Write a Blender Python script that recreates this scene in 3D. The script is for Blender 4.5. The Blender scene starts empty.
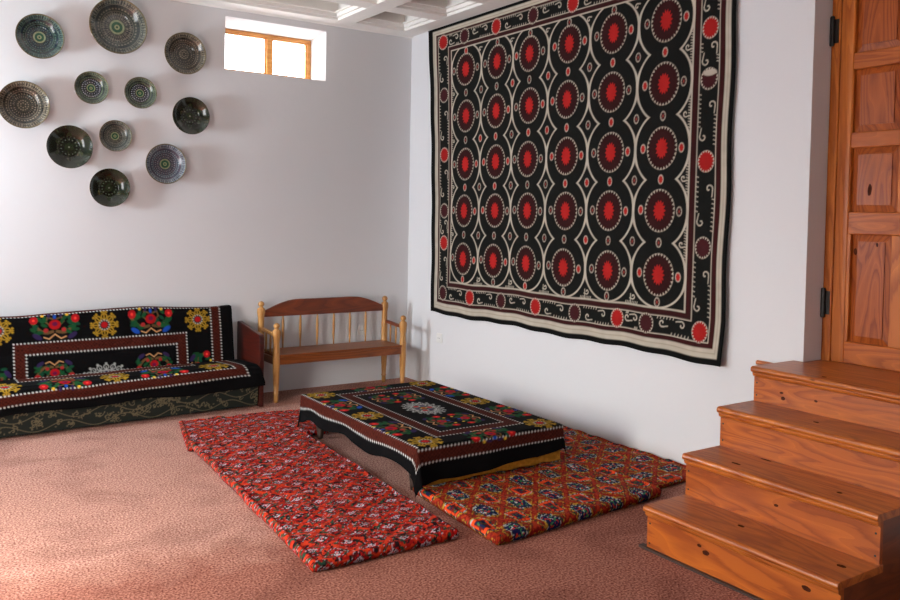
import bpy, bmesh, math, random
import numpy as np
from mathutils import Vector, Matrix
random.seed(7); RNG = np.random.default_rng(7)
sc = bpy.context.scene
XL, YF, ZC, ZT = -5.1, -8.6, 3.03, 3.30
C = sc.collection

# ------------------------------------------------------------------ camera
YAW, PIT, ROL = 0.5910902879530573, 0.0350488953345737, 0.018320953152813582
CAM = Vector((-3.79437205720297, -6.320461164503309, 1.45))
fw = Vector((math.sin(YAW)*math.cos(PIT), math.cos(YAW)*math.cos(PIT), -math.sin(PIT)))
r0 = Vector((math.cos(YAW), -math.sin(YAW), 0)); u0 = r0.cross(fw)
rt = r0*math.cos(ROL)+u0*math.sin(ROL); up = -r0*math.sin(ROL)+u0*math.cos(ROL)
cd = bpy.data.cameras.new('camera'); cam = bpy.data.objects.new('camera', cd); C.objects.link(cam)
cam.matrix_world = Matrix(((rt.x, up.x, -fw.x, CAM.x), (rt.y, up.y, -fw.y, CAM.y), (rt.z, up.z, -fw.z, CAM.z), (0, 0, 0, 1)))
cd.sensor_width = 36; cd.lens = 824.66/900*36; cd.shift_y = -54.66/900; cd.clip_start = .05
sc.camera = cam
# ------------------------------------------------------------------ light
sc.view_settings.view_transform = 'Standard'; sc.view_settings.look = 'None'
sc.view_settings.gamma = 1; sc.view_settings.use_curve_mapping = False
sc.view_settings.exposure = -0.02
w = bpy.data.worlds.new('daylight'); sc.world = w; w.use_nodes = True
bg = w.node_tree.nodes['Background']; bg.inputs[0].default_value = (0.95, 0.97, 1, 1); bg.inputs[1].default_value = 11.0

def area(name, loc, sx, sz, power, col, direction, portal=False, spread=180):
    l = bpy.data.lights.new(name, 'AREA'); l.shape = 'RECTANGLE'; l.size = sx; l.size_y = sz
    l.energy = power; l.color = col; l.spread = math.radians(spread)
    o = bpy.data.objects.new(name, l); C.objects.link(o); o.location = loc
    o.rotation_euler = Vector(direction).to_track_quat('-Z', 'Y').to_euler()
    if portal: l.cycles.is_portal = True
    return o
# daylight entering by the two windows of the left wall and the small high one
area('daylight_window_2', (XL-.10, -.60, 1.66), .30, .56, 106, (.80, .91, 1), (1, .22, .08), spread=160)
area('daylight_window_3', (XL-.06, -3.25, .95), 1.2, 1.6, 116, (1.0, .96, .87), (1, .12, -1.55), spread=140)
area('added_fill_window_4', (-3.0, YF-.10, 1.7), .7, .9, 20, (.95, .97, 1), (0, 1, -.1))  # added light behind the camera for plate highlights and fill on the reveal
area('portal_window_1', (-1.255, .40, 2.75), .9, .45, 1, (1, 1, 1), (0, -1, 0), portal=True)
sn = bpy.data.lights.new('sun', 'SUN'); sn.energy = 15; sn.angle = math.radians(1); sn.color = (1, .90, .74)
so = bpy.data.objects.new('sun', sn); C.objects.link(so)
so.rotation_euler = Vector((.52, -.42, -.74)).to_track_quat('-Z', 'Y').to_euler()

# ------------------------------------------------------------------ helpers
def lin(r, g=None, b=None):
    if g is None: r, g, b = r
    return tuple((c/255/12.92 if c/255 <= .04045 else ((c/255+.055)/1.055)**2.4) for c in (r, g, b))
def mat(name, col, rough=.6, spec=.5, metal=0, bump=0, bscale=40, var=0, vscale=3, coat=0):
    m = bpy.data.materials.new(name); m.use_nodes = True; nt = m.node_tree; b = nt.nodes['Principled BSDF']
    c = lin(col); b.inputs['Base Color'].default_value = (*c, 1); b.inputs['Roughness'].default_value = rough
    b.inputs['Metallic'].default_value = metal; b.inputs['Specular IOR Level'].default_value = spec
    b.inputs['Coat Weight'].default_value = coat; b.inputs['Coat Roughness'].default_value = .15
    tc = nt.nodes.new('ShaderNodeTexCoord')
    if bump:
        n = nt.nodes.new('ShaderNodeTexNoise'); n.inputs['Scale'].default_value = bscale; n.inputs['Detail'].default_value = 4
        nt.links.new(tc.outputs['Object'], n.inputs['Vector'])
        bp = nt.nodes.new('ShaderNodeBump'); bp.inputs['Strength'].default_value = bump; bp.inputs['Distance'].default_value = .01
        nt.links.new(n.outputs['Fac'], bp.inputs['Height']); nt.links.new(bp.outputs['Normal'], b.inputs['Normal'])
    if var:
        n = nt.nodes.new('ShaderNodeTexNoise'); n.inputs['Scale'].default_value = vscale; n.inputs['Detail'].default_value = 5
        nt.links.new(tc.outputs['Object'], n.inputs['Vector'])
        r = nt.nodes.new('ShaderNodeValToRGB'); r.color_ramp.elements[0].position = .3; r.color_ramp.elements[1].position = .7
        r.color_ramp.elements[0].color = (*[x*(1-var) for x in c], 1); r.color_ramp.elements[1].color = (*[min(1, x*(1+var)) for x in c], 1)
        nt.links.new(n.outputs['Fac'], r.inputs['Fac']); nt.links.new(r.outputs['Color'], b.inputs['Base Color'])
    return m
def wood(name, light, dark, axis='x', rough=.3, ring=14, knots=True, coat=.18, off=(0, 0, 0), spec=.35):
    m = bpy.data.materials.new(name); m.use_nodes = True; nt = m.node_tree; N = nt.nodes.new; L = nt.links.new
    b = nt.nodes['Principled BSDF']; b.inputs['Roughness'].default_value = rough
    b.inputs['Coat Weight'].default_value = coat; b.inputs['Coat Roughness'].default_value = .22; b.inputs['Specular IOR Level'].default_value = spec
    tc = N('ShaderNodeTexCoord'); mp = N('ShaderNodeMapping')
    mp.inputs['Location'].default_value = off
    s = [1, 1, 1]; s['xyz'.index(axis)] = .12; mp.inputs['Scale'].default_value = s
    L(tc.outputs['Object'], mp.inputs['Vector'])
    n = N('ShaderNodeTexNoise'); n.inputs['Scale'].default_value = 5; n.inputs['Detail'].default_value = 2; n.inputs['Distortion'].default_value = .6
    L(mp.outputs[0], n.inputs['Vector'])
    mul = N('ShaderNodeMath'); mul.operation = 'MULTIPLY'; mul.inputs[1].default_value = ring; L(n.outputs['Fac'], mul.inputs[0])
    fr = N('ShaderNodeMath'); fr.operation = 'FRACT'; L(mul.outputs[0], fr.inputs[0])
    fine = N('ShaderNodeTexNoise'); fine.inputs['Scale'].default_value = 90; fine.inputs['Detail'].default_value = 3
    L(mp.outputs[0], fine.inputs['Vector'])
    ad = N('ShaderNodeMath'); ad.operation = 'MULTIPLY_ADD'; ad.inputs[1].default_value = .5; L(fine.outputs['Fac'], ad.inputs[0]); L(fr.outputs[0], ad.inputs[2])
    r = N('ShaderNodeValToRGB'); e = r.color_ramp.elements
    l_, d_ = lin(light), lin(dark)
    mid = [a*.7+c*.3 for a, c in zip(l_, d_)]
    e[0].position = .2; e[0].color = (*l_, 1); e[1].position = 1.25 if False else 1.0; e[1].color = (*mid, 1)
    x = e.new(.88); x.color = (*[a*.25+c*.75 for a, c in zip(l_, d_)], 1)
    L(ad.outputs[0], r.inputs['Fac']); out = r.outputs['Color']
    big = N('ShaderNodeTexNoise'); big.inputs['Scale'].default_value = 2.5; L(mp.outputs[0], big.inputs['Vector'])
    mx = N('ShaderNodeMixRGB'); mx.blend_type = 'MULTIPLY'; mx.inputs[0].default_value = .55
    r2 = N('ShaderNodeValToRGB'); r2.color_ramp.elements[0].position = .35; r2.color_ramp.elements[0].color = (.62, .50, .42, 1)
    r2.color_ramp.elements[1].position = .65; r2.color_ramp.elements[1].color = (1, 1, 1, 1)
    L(big.outputs['Fac'], r2.inputs['Fac']); L(out, mx.inputs[1]); L(r2.outputs[0], mx.inputs[2]); out = mx.outputs[0]
    if knots:
        mp2 = N('ShaderNodeMapping'); s2 = [1, 1, 1]; s2['xyz'.index(axis)] = .5; mp2.inputs['Scale'].default_value = s2; mp2.inputs['Location'].default_value = off
        L(tc.outputs['Object'], mp2.inputs['Vector'])
        v = N('ShaderNodeTexVoronoi'); v.inputs['Scale'].default_value = 4.2; L(mp2.outputs[0], v.inputs['Vector'])
        r3 = N('ShaderNodeValToRGB'); r3.color_ramp.elements[0].position = .03; r3.color_ramp.elements[0].color = (.10, .05, .03, 1)
        r3.color_ramp.elements[1].position = .085; r3.color_ramp.elements[1].color = (1, 1, 1, 1)
        L(v.outputs['Distance'], r3.inputs['Fac'])
        m3 = N('ShaderNodeMixRGB'); m3.blend_type = 'MULTIPLY'; m3.inputs[0].default_value = .9; L(out, m3.inputs[1]); L(r3.outputs[0], m3.inputs[2]); out = m3.outputs[0]
    L(out, b.inputs['Base Color'])
    bp = N('ShaderNodeBump'); bp.inputs['Strength'].default_value = .12; bp.inputs['Distance'].default_value = .004
    L(fine.outputs['Fac'], bp.inputs['Height']); L(bp.outputs[0], b.inputs['Normal'])
    return m
def vmat(name, rough=.9, spec=.2, bump=.3, bscale=300, coat=0, sheen=0):
    m = bpy.data.materials.new(name); m.use_nodes = True; nt = m.node_tree; b = nt.nodes['Principled BSDF']
    a = nt.nodes.new('ShaderNodeAttribute'); a.attribute_name = 'dye'
    nt.links.new(a.outputs['Color'], b.inputs['Base Color'])
    b.inputs['Roughness'].default_value = rough; b.inputs['Specular IOR Level'].default_value = spec
    b.inputs['Coat Weight'].default_value = coat; b.inputs['Coat Roughness'].default_value = .06
    b.inputs['Sheen Weight'].default_value = sheen
    if bump:
        tc = nt.nodes.new('ShaderNodeTexCoord'); n = nt.nodes.new('ShaderNodeTexNoise'); n.inputs['Scale'].default_value = bscale
        nt.links.new(tc.outputs['Object'], n.inputs['Vector'])
        bp = nt.nodes.new('ShaderNodeBump'); bp.inputs['Strength'].default_value = bump; bp.inputs['Distance'].default_value = .003
        nt.links.new(n.outputs['Fac'], bp.inputs['Height']); nt.links.new(bp.outputs['Normal'], b.inputs['Normal'])
    return m
def obj(name, bm, m, parent=None, smooth=False, bevel=0):
    me = bpy.data.meshes.new(name); bm.to_mesh(me); bm.free()
    if smooth: me.polygons.foreach_set('use_smooth', [True]*len(me.polygons))
    o = bpy.data.objects.new(name, me); C.objects.link(o); me.materials.append(m)
    if parent: o.parent = parent
    if bevel:
        b = o.modifiers.new('bevel', 'BEVEL'); b.width = bevel; b.segments = 2; b.limit_method = 'ANGLE'
    return o
def tag(o, label=None, cat=None, group=None, kind=None):
    if label: o['label'] = label
    if cat: o['category'] = cat
    if group: o['group'] = group
    if kind: o['kind'] = kind
    return o
def empty(name, loc=(0, 0, 0), rz=0, **k):
    o = bpy.data.objects.new(name, None); C.objects.link(o); o.location = loc; o.rotation_euler = (0, 0, rz); return tag(o, **k)
def bx(bm, x0, x1, y0, y1, z0, z1):
    v = [bm.verts.new(p) for p in ((x0, y0, z0), (x1, y0, z0), (x1, y1, z0), (x0, y1, z0), (x0, y0, z1), (x1, y0, z1), (x1, y1, z1), (x0, y1, z1))]
    for f in ((3, 2, 1, 0), (4, 5, 6, 7), (0, 1, 5, 4), (1, 2, 6, 5), (2, 3, 7, 6), (3, 0, 4, 7)): bm.faces.new([v[i] for i in f])
    return bm
def BX(*a): return bx(bmesh.new(), *a)
def prism(bm, pts, axis, a0, a1):
    # pts in the other two axes (order xyz without axis), extruded along axis
    def P(p, a):
        q = list(p); q.insert(axis, a); return q
    A = [bm.verts.new(P(p, a0)) for p in pts]; B = [bm.verts.new(P(p, a1)) for p in pts]
    bm.faces.new(A[::-1]); bm.faces.new(B); n = len(pts)
    for i in range(n): bm.faces.new((A[i], A[(i+1) % n], B[(i+1) % n], B[i]))
    bmesh.ops.recalc_face_normals(bm, faces=bm.faces); return bm
def lathe(bm, prof, n=20, cx=0, cy=0, axis='z', sq=0):
    rings = []
    for r, z in prof:
        R = []
        for i in range(n):
            t = 2*math.pi*i/n; c, s = math.cos(t), math.sin(t)
            p = (cx+r*c, cy+r*s, z)
            if axis == 'y': p = (cx+r*c, z, cy+r*s)
            if axis == 'x': p = (z, cx+r*c, cy+r*s)
            R.append(bm.verts.new(p))
        rings.append(R)
    for a, b in zip(rings, rings[1:]):
        for i in range(n): bm.faces.new((a[i], a[(i+1) % n], b[(i+1) % n], b[i]))
    bm.faces.new(rings[0][::-1]); bm.faces.new(rings[-1])
    bmesh.ops.recalc_face_normals(bm, faces=bm.faces); return bm
def grid(name, P, col, m, parent=None, solid=0, wrapv=False):
    nu, nv = P.shape[:2]
    me = bpy.data.meshes.new(name); idx = np.arange(nu*nv).reshape(nu, nv)
    a, b, c, d = idx[:-1, :-1], idx[1:, :-1], idx[1:, 1:], idx[:-1, 1:]
    F = np.stack([a, b, c, d], -1).reshape(-1, 4)
    if wrapv:
        F = np.concatenate([F, np.stack([idx[:-1, -1], idx[1:, -1], idx[1:, 0], idx[:-1, 0]], -1)])
    n = len(F)
    me.vertices.add(nu*nv); me.vertices.foreach_set('co', P.astype(np.float32).ravel())
    me.loops.add(n*4); me.loops.foreach_set('vertex_index', F.astype(np.int32).ravel())
    me.polygons.add(n); me.polygons.foreach_set('loop_start', np.arange(0, n*4, 4, dtype=np.int32))
    me.update(calc_edges=True)
    me.polygons.foreach_set('use_smooth', np.ones(n, dtype=bool))
    at = me.color_attributes.new('dye', 'FLOAT_COLOR', 'POINT')
    cc = np.ones((nu*nv, 4), np.float32); cc[:, :3] = col.reshape(-1, 3); at.data.foreach_set('color', cc.ravel())
    me.validate(); o = bpy.data.objects.new(name, me); C.objects.link(o); me.materials.append(m)
    if parent: o.parent = parent
    if solid:
        s = o.modifiers.new('thick', 'SOLIDIFY'); s.thickness = solid; s.offset = -1
    return o
def vnoise(x, y, scale, seed=0):
    r = np.random.default_rng(seed); G = r.random((64, 64)); x = np.asarray(x)/scale; y = np.asarray(y)/scale
    xi = np.floor(x).astype(int); yi = np.floor(y).astype(int); fx = x-xi; fy = y-yi; fx = fx*fx*(3-2*fx); fy = fy*fy*(3-2*fy)
    g = lambda i, j: G[i % 64, j % 64]
    return (g(xi, yi)*(1-fx)*(1-fy)+g(xi+1, yi)*fx*(1-fy)+g(xi, yi+1)*(1-fx)*fy+g(xi+1, yi+1)*fx*fy)
class Cv:
    """a dye canvas in metres: u to the right, v up"""
    def __init__(s, u0, u1, v0, v1, res, col):
        s.nu = int(round((u1-u0)/res))+1; s.nv = int(round((v1-v0)/res))+1
        s.u = np.linspace(u0, u1, s.nu); s.v = np.linspace(v0, v1, s.nv); s.res = res; s.u0 = u0; s.v0 = v0
        s.a = np.empty((s.nu, s.nv, 3)); s.a[:] = lin(col)
    def win(s, a0, a1, b0, b1):
        i0 = max(0, int((a0-s.u0)/s.res)-1); i1 = min(s.nu, int((a1-s.u0)/s.res)+3)
        j0 = max(0, int((b0-s.v0)/s.res)-1); j1 = min(s.nv, int((b1-s.v0)/s.res)+3)
        if i1 <= i0 or j1 <= j0: return None
        U, V = np.meshgrid(s.u[i0:i1], s.v[j0:j1], indexing='ij'); return (slice(i0, i1), slice(j0, j1)), U, V
    def put(s, sl, d, col):
        k = np.clip(.5-d/s.res, 0, 1)[..., None]; s.a[sl] = s.a[sl]*(1-k)+np.array(lin(col))*k
    def ell(s, cu, cv, ru, rv, col, rot=0, sc=None):
        R = max(ru, rv)*1.3; q = s.win(cu-R, cu+R, cv-R, cv+R)
        if not q: return
        sl, U, V = q; x = U-cu; y = V-cv; c, n = math.cos(rot), math.sin(rot); x, y = x*c+y*n, -x*n+y*c
        k = np.sqrt((x/ru)**2+(y/rv)**2)
        if sc: k = k/(1+sc[1]*np.abs(((np.arctan2(y/rv, x/ru)/(2*math.pi)*sc[0]) % 1)*2-1)-sc[1]*.5)
        s.put(sl, (k-1)*min(ru, rv), col)
    def ringe(s, cu, cv, ru, rv, w, col):
        q = s.win(cu-ru-w, cu+ru+w, cv-rv-w, cv+rv+w)
        if not q: return
        sl, U, V = q; k = np.sqrt(((U-cu)/ru)**2+((V-cv)/rv)**2); s.put(sl, np.abs(k-1)*min(ru, rv)-w/2, col)
    def rect(s, a0, a1, b0, b1, col):
        q = s.win(a0, a1, b0, b1)
        if not q: return
        sl, U, V = q; s.put(sl, np.maximum(np.maximum(a0-U, U-a1), np.maximum(b0-V, V-b1)), col)
    def line(s, pts, w, col):
        for (x0, y0), (x1, y1) in zip(pts, pts[1:]):
            q = s.win(min(x0, x1)-w, max(x0, x1)+w, min(y0, y1)-w, max(y0, y1)+w)
            if not q: continue
            sl, U, V = q; dx, dy = x1-x0, y1-y0; L = dx*dx+dy*dy+1e-12
            t = np.clip(((U-x0)*dx+(V-y0)*dy)/L, 0, 1); s.put(sl, np.hypot(U-x0-t*dx, V-y0-t*dy)-w/2, col)
    def curl(s, cu, cv, r, a, hand, w, col, tail=1.0):
        pts = []
        for i in range(15):
            t = i/14; ang = a+hand*t*5.2; rr = r*(.25+.75*t)
            pts.append((cu+rr*math.cos(ang), cv+rr*math.sin(ang)))
        e = pts[-1]; ang = a+hand*5.2+hand*math.pi/2*.8
        pts.append((e[0]+r*tail*math.cos(ang), e[1]+r*tail*math.sin(ang)))
        s.line(pts, w, col)
    def teeth(s, p0, p1, n, h, w, col):
        dx, dy = p1[0]-p0[0], p1[1]-p0[1]; L = math.hypot(dx, dy); nx, ny = -dy/L*h, dx/L*h
        for i in range(n):
            t = (i+.5)/n; x, y = p0[0]+dx*t, p0[1]+dy*t; s.line([(x, y), (x+nx+dx/L*h*.3, y+ny+dy/L*h*.3)], w, col)
    def dots(s, p0, p1, step, r, col):
        L = math.hypot(p1[0]-p0[0], p1[1]-p0[1]); n = max(1, int(L/step))
        for i in range(n+1):
            t = i/n; s.ell(p0[0]+(p1[0]-p0[0])*t, p0[1]+(p1[1]-p0[1])*t, r, r, col)

# ------------------------------------------------------------------ materials
M = {}
M['wall'] = mat('white_plaster', (210, 209, 210), rough=.95, spec=.1, bump=.12, bscale=14)
M['dark_wall'] = mat('brown_limewash', (140, 118, 100), rough=.95, spec=.1)
M['ceil'] = mat('ceiling_paint', (232, 228, 222), rough=.6, spec=.3)
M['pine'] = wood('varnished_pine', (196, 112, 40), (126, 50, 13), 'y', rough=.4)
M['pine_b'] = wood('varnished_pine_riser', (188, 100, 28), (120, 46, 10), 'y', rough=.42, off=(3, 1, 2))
M['pine_x'] = wood('varnished_pine_shaded_side', (124, 62, 26), (80, 32, 11), 'x', rough=.35, off=(1, 1, 2))  # side boards coloured darker to deepen the shade on the stair's near end
M['door_v'] = wood('door_pine_upright', (206, 120, 46), (140, 62, 18), 'z', rough=.45, coat=.04, spec=.25, off=(0, 2, 0))
M['door_p'] = wood('door_pine_panel', (178, 92, 32), (112, 42, 12), 'z', rough=.42, coat=.04, spec=.22, off=(0, 5, .3), ring=22)
M['door_h'] = wood('door_pine_crosswise', (184, 98, 34), (124, 50, 13), 'y', rough=.45, coat=.04, spec=.22, off=(0, 1, 4))
M['post'] = wood('pale_bench_pine', (204, 154, 90), (160, 104, 50), 'z', rough=.3, knots=False)
M['seat'] = wood('bench_board', (146, 80, 34), (92, 42, 16), 'x', rough=.35, knots=False, off=(0, 3, 1))
M['rail'] = wood('reddish_bench_board', (134, 62, 26), (80, 32, 12), 'x', rough=.35, knots=False)
M['winwood'] = wood('window_pine', (238, 180, 104), (206, 130, 60), 'x', rough=.35, knots=False)
M['maroon'] = wood('dark_red_veneer', (76, 26, 17), (44, 14, 9), 'y', rough=.35, knots=False)
M['darkw'] = mat('dark_wood', (52, 32, 22), rough=.6, bump=.2)
M['iron'] = mat('dark_iron', (58, 56, 54), rough=.45, metal=.8)
M['plastic'] = mat('white_plastic', (214, 212, 208), rough=.35)
M['hole'] = mat('dark_socket_hole', (40, 38, 36), rough=.7)
M['gold'] = mat('golden_cotton', (176, 122, 40), rough=.9, spec=.1, bump=.5, bscale=120, var=.25, vscale=40)
M['redfab'] = mat('rust_red_piping', (92, 30, 20), rough=.85, bump=.3)
M['cushion'] = mat('dark_green_upholstery', (28, 32, 28), rough=.9, bump=.3)
M['velvet'] = vmat('embroidered_black_velvet', rough=.9, spec=.07, bump=.5, bscale=160)
M['suzani'] = vmat('embroidered_cotton', rough=.9, spec=.1, bump=.35, bscale=220)
M['ikat'] = vmat('printed_cotton', rough=.85, spec=.12, bump=.3, bscale=120)
M['brocade'] = vmat('vine_brocade', rough=.8, spec=.3, bump=.3)
M['glaze'] = vmat('glazed_ceramic', rough=.16, spec=.4, bump=0, coat=.55)
# carpet
def carpet():
    m = bpy.data.materials.new('pink_pile_carpet'); m.use_nodes = True; nt = m.node_tree; N = nt.nodes.new; L = nt.links.new
    b = nt.nodes['Principled BSDF']; b.inputs['Roughness'].default_value = 1; b.inputs['Specular IOR Level'].default_value = .05
    tc = N('ShaderNodeTexCoord')
    def noise(s, d=3, dist=0):
        n = N('ShaderNodeTexNoise'); n.inputs['Scale'].default_value = s; n.inputs['Detail'].default_value = d; n.inputs['Distortion'].default_value = dist
        L(tc.outputs['Object'], n.inputs['Vector']); return n
    f = noise(110, 2); r = N('ShaderNodeValToRGB'); e = r.color_ramp.elements
    e[0].position = .33; e[0].color = (*lin(126, 76, 68), 1); e[1].position = .68; e[1].color = (*lin(222, 176, 158), 1)
    L(f.outputs['Fac'], r.inputs[0])
    g = noise(3.2, 6, .4); r2 = N('ShaderNodeValToRGB'); e = r2.color_ramp.elements
    e[0].position = .36; e[0].color = (.74, .70, .70, 1); e[1].position = .52; e[1].color = (1, 1, 1, 1); L(g.outputs['Fac'], r2.inputs[0])
    mx = N('ShaderNodeMixRGB'); mx.blend_type = 'MULTIPLY'; mx.inputs[0].default_value = .8; L(r.outputs[0], mx.inputs[1]); L(r2.outputs[0], mx.inputs[2])
    # two carpet widths meet in a seam; the nearer width is less worn, deeper red
    sx = N('ShaderNodeSeparateXYZ'); L(tc.outputs['Object'], sx.inputs[0])
    ma = N('ShaderNodeMath'); ma.operation = 'MULTIPLY_ADD'; ma.inputs[1].default_value = .168; L(sx.outputs[0], ma.inputs[0]); L(sx.outputs[1], ma.inputs[2])
    g2 = noise(6, 3); mb = N('ShaderNodeMath'); mb.operation = 'MULTIPLY_ADD'; mb.inputs[1].default_value = .5; L(g2.outputs['Fac'], mb.inputs[0]); L(ma.outputs[0], mb.inputs[2])
    r4 = N('ShaderNodeValToRGB'); e = r4.color_ramp.elements; mr = N('ShaderNodeMapRange'); mr.inputs[1].default_value = -3.6; mr.inputs[2].default_value = -2.6; L(mb.outputs[0], mr.inputs[0])
    e[0].position = .30; e[0].color = (.66, .50, .46, 1); e[1].position = .64; e[1].color = (1, 1, 1, 1); L(mr.outputs[0], r4.inputs[0])
    m4 = N('ShaderNodeMixRGB'); m4.blend_type = 'MULTIPLY'; m4.inputs[0].default_value = 1; L(mx.outputs[0], m4.inputs[1]); L(r4.outputs[0], m4.inputs[2])
    L(m4.outputs[0], b.inputs['Base Color'])
    bp = N('ShaderNodeBump'); bp.inputs['Strength'].default_value = .8; bp.inputs['Distance'].default_value = .008
    h = noise(220, 2); L(h.outputs['Fac'], bp.inputs['Height']); L(bp.outputs[0], b.inputs['Normal'])
    return m
M['carpet'] = carpet()
def glass():
    m = bpy.data.materials.new('window_glass'); m.use_nodes = True; nt = m.node_tree; nt.nodes.clear()
    o = nt.nodes.new('ShaderNodeOutputMaterial'); t = nt.nodes.new('ShaderNodeBsdfTransparent'); g = nt.nodes.new('ShaderNodeBsdfGlossy'); g.inputs['Roughness'].default_value = .02
    x = nt.nodes.new('ShaderNodeMixShader'); x.inputs[0].default_value = .06; nt.links.new(t.outputs[0], x.inputs[1]); nt.links.new(g.outputs[0], x.inputs[2]); nt.links.new(x.outputs[0], o.inputs[0]); return m
M['glass'] = glass()
M['knot'] = mat('pine_knot', (66, 30, 15), rough=.8, spec=.1, var=.4, vscale=60)

# ------------------------------------------------------------------ the room
def struct(name, bm, m, parent=None, **k):
    o = obj(name, bm, m, parent, **k)
    if not parent: o['kind'] = 'structure'
    return o
struct('floor', BX(XL-.2, .3, YF-.2, .5, -.1, 0), M['carpet'])
# back wall with the small high window
wx0, wx1, wz0, wz1 = -1.68, -.828, 2.555, 2.965
b = bmesh.new()
bx(b, XL-.2, wx0, 0, .42, 0, ZT); bx(b, wx1, .3, 0, .42, 0, ZT); bx(b, wx0, wx1, 0, .42, 0, wz0)
v = [b.verts.new(p) for p in ((wx0, 0, wz1), (wx1, 0, wz1), (wx1, .42, wz1-.035), (wx0, .42, wz1-.035), (wx0, 0, ZT), (wx1, 0, ZT), (wx1, .42, ZT), (wx0, .42, ZT))]
for f in ((3, 2, 1, 0), (4, 5, 6, 7), (0, 1, 5, 4), (2, 3, 7, 6)): b.faces.new([v[i] for i in f])
struct('wall_back', b, M['wall'])
# right wall with the door opening
dy0, dy1, dz0, dz1 = -4.80, -3.883, .75, 2.86
b = bmesh.new()
bx(b, 0, .3, dy1, 0, 0, ZT); bx(b, 0, .3, YF-.2, dy0, 0, ZT); bx(b, 0, .3, dy0, dy1, dz1, ZT); bx(b, 0, .3, dy0, dy1, 0, dz0-.035)
struct('wall_right', b, M['wall'])
# left wall with two windows
def wall_left():
    b = bmesh.new(); holes = [(-3.95, -2.55, .05, 2.05), (-.82, -.38, 1.3, 2.02)]
    x0, x1 = XL-.2, XL
    bx(b, x0, x1, YF-.2, holes[0][0], 0, ZT); bx(b, x0, x1, holes[0][1], holes[1][0], 0, ZT); bx(b, x0, x1, holes[1][1], 0, 0, ZT)
    for y0, y1, z0, z1 in holes: bx(b, x0, x1, y0, y1, 0, z0); bx(b, x0, x1, y0, y1, z1, ZT)
    struct('wall_left', b, M['wall'])
    for i, (y0, y1, z0, z1) in enumerate(holes):
        r = empty('window_%d' % (i+2), (XL-.03, (y0+y1)/2, z0), kind='structure')
        b = bmesh.new(); ym = (y1-y0)/2; h = z1-z0; t = .05
        bx(b, -.02, .02, -ym, ym, 0, t); bx(b, -.02, .02, -ym, ym, h-t, h); bx(b, -.02, .02, -ym, -ym+t, t, h-t); bx(b, -.02, .02, ym-t, ym, t, h-t)
        if i == 0: bx(b, -.02, .02, -t/2, t/2, t, h-t)
        obj('window_frame', b, M['winwood'], r, bevel=.003)
wall_left()
b = bmesh.new(); bx(b, XL-.2, -3.4, YF-.2, YF, 0, ZT); bx(b, -2.6, .3, YF-.2, YF, 0, ZT); bx(b, -3.4, -2.6, YF-.2, YF, 0, 1.2); bx(b, -3.4, -2.6, YF-.2, YF, 2.2, ZT)
struct('wall_front', b, M['dark_wall'])
r = empty('window_4', (-3.0, YF-.03, 1.2), kind='structure')  # unseen window, added to house the fill light behind the camera
b = bmesh.new(); bx(b, -.4, .4, -.02, .02, 0, .05); bx(b, -.4, .4, -.02, .02, .95, 1); bx(b, -.4, -.35, -.02, .02, .05, .95); bx(b, .35, .4, -.02, .02, .05, .95)
obj('window_frame', b, M['winwood'], r, bevel=.003)
# coffered ceiling
cx = [(-.64, -.17), (-2.15, -.80), (-3.55, -2.31), (-4.93, -3.71)]
cy = [(-.165-.655*i-.49, -.165-.655*i) for i in range(12)]
b = bmesh.new(); bx(b, XL-.2, .3, YF-.2, .42, 3.17, ZT)
xs = sorted(set([XL-.0, 0]+[q for p in cx for q in p])); 
for i in range(0, len(xs), 2): bx(b, xs[i], xs[i+1], YF, 0, ZC, 3.17)
ys = sorted([YF, 0]+[q for p in cy for q in p])
for x0, x1 in cx:
    for i in range(0, len(ys), 2): bx(b, x0, x1, ys[i], ys[i+1], ZC, 3.17)
struct('ceiling', b, M['ceil'], bevel=.004)
b = bmesh.new()
for x0, x1 in cx:
    for y0, y1 in cy:
        for k, (w_, z0, z1) in enumerate(((.022, ZC+.022, ZC+.05), (.045, ZC+.05, ZC+.062))):
            bx(b, x0, x1, y0, y0+w_, z0, z1); bx(b, x0, x1, y1-w_, y1, z0, z1); bx(b, x0, x0+w_, y0+w_, y1-w_, z0, z1); bx(b, x1-w_, x1, y0+w_, y1-w_, z0, z1)
struct('trim_1', b, M['ceil'])
# cornice strips on the walls
b = bmesh.new(); prism(b, [(0, ZC-.012), (-.012, ZC-.012), (-.03, ZC), (0, ZC)], 0, XL, 0)
struct('trim_2', b, M['ceil'])

# window_1 (high, in the back wall)
r = empty('window_1', (0, 0, 0), kind='structure'); yw0, yw1 = .30, .35; zt = wz1-.032
b = bmesh.new(); bx(b, wx0, wx1, yw0, yw1, wz0, wz0+.05); bx(b, wx0, wx1, yw0, yw1, zt-.022, zt+.005); bx(b, wx0, wx0+.04, yw0, yw1, wz0+.05, zt-.022); bx(b, wx1-.035, wx1, yw0, yw1, wz0+.05, zt-.022); bx(b, -1.228, -1.180, yw0-.01, yw1, wz0+.05, zt-.022)
obj('window_frame', b, M['winwood'], r, bevel=.004)
for x0, x1 in ((wx0+.04, -1.228), (-1.180, wx1-.035)):
    b = bmesh.new(); z0, z1 = wz0+.05, zt-.022; t = .012
    bx(b, x0, x1, yw0+.008, yw1-.01, z0, z0+t); bx(b, x0, x1, yw0+.008, yw1-.01, z1-t, z1); bx(b, x0, x0+t, yw0+.008, yw1-.01, z0+t, z1-t); bx(b, x1-t, x1, yw0+.008, yw1-.01, z0+t, z1-t)
    s = obj('window_sash', b, M['winwood'], r, bevel=.003)
    obj('pane', BX(x0+t, x1-t, .324, .328, z0+t, z1-t), M['glass'], s)

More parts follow.
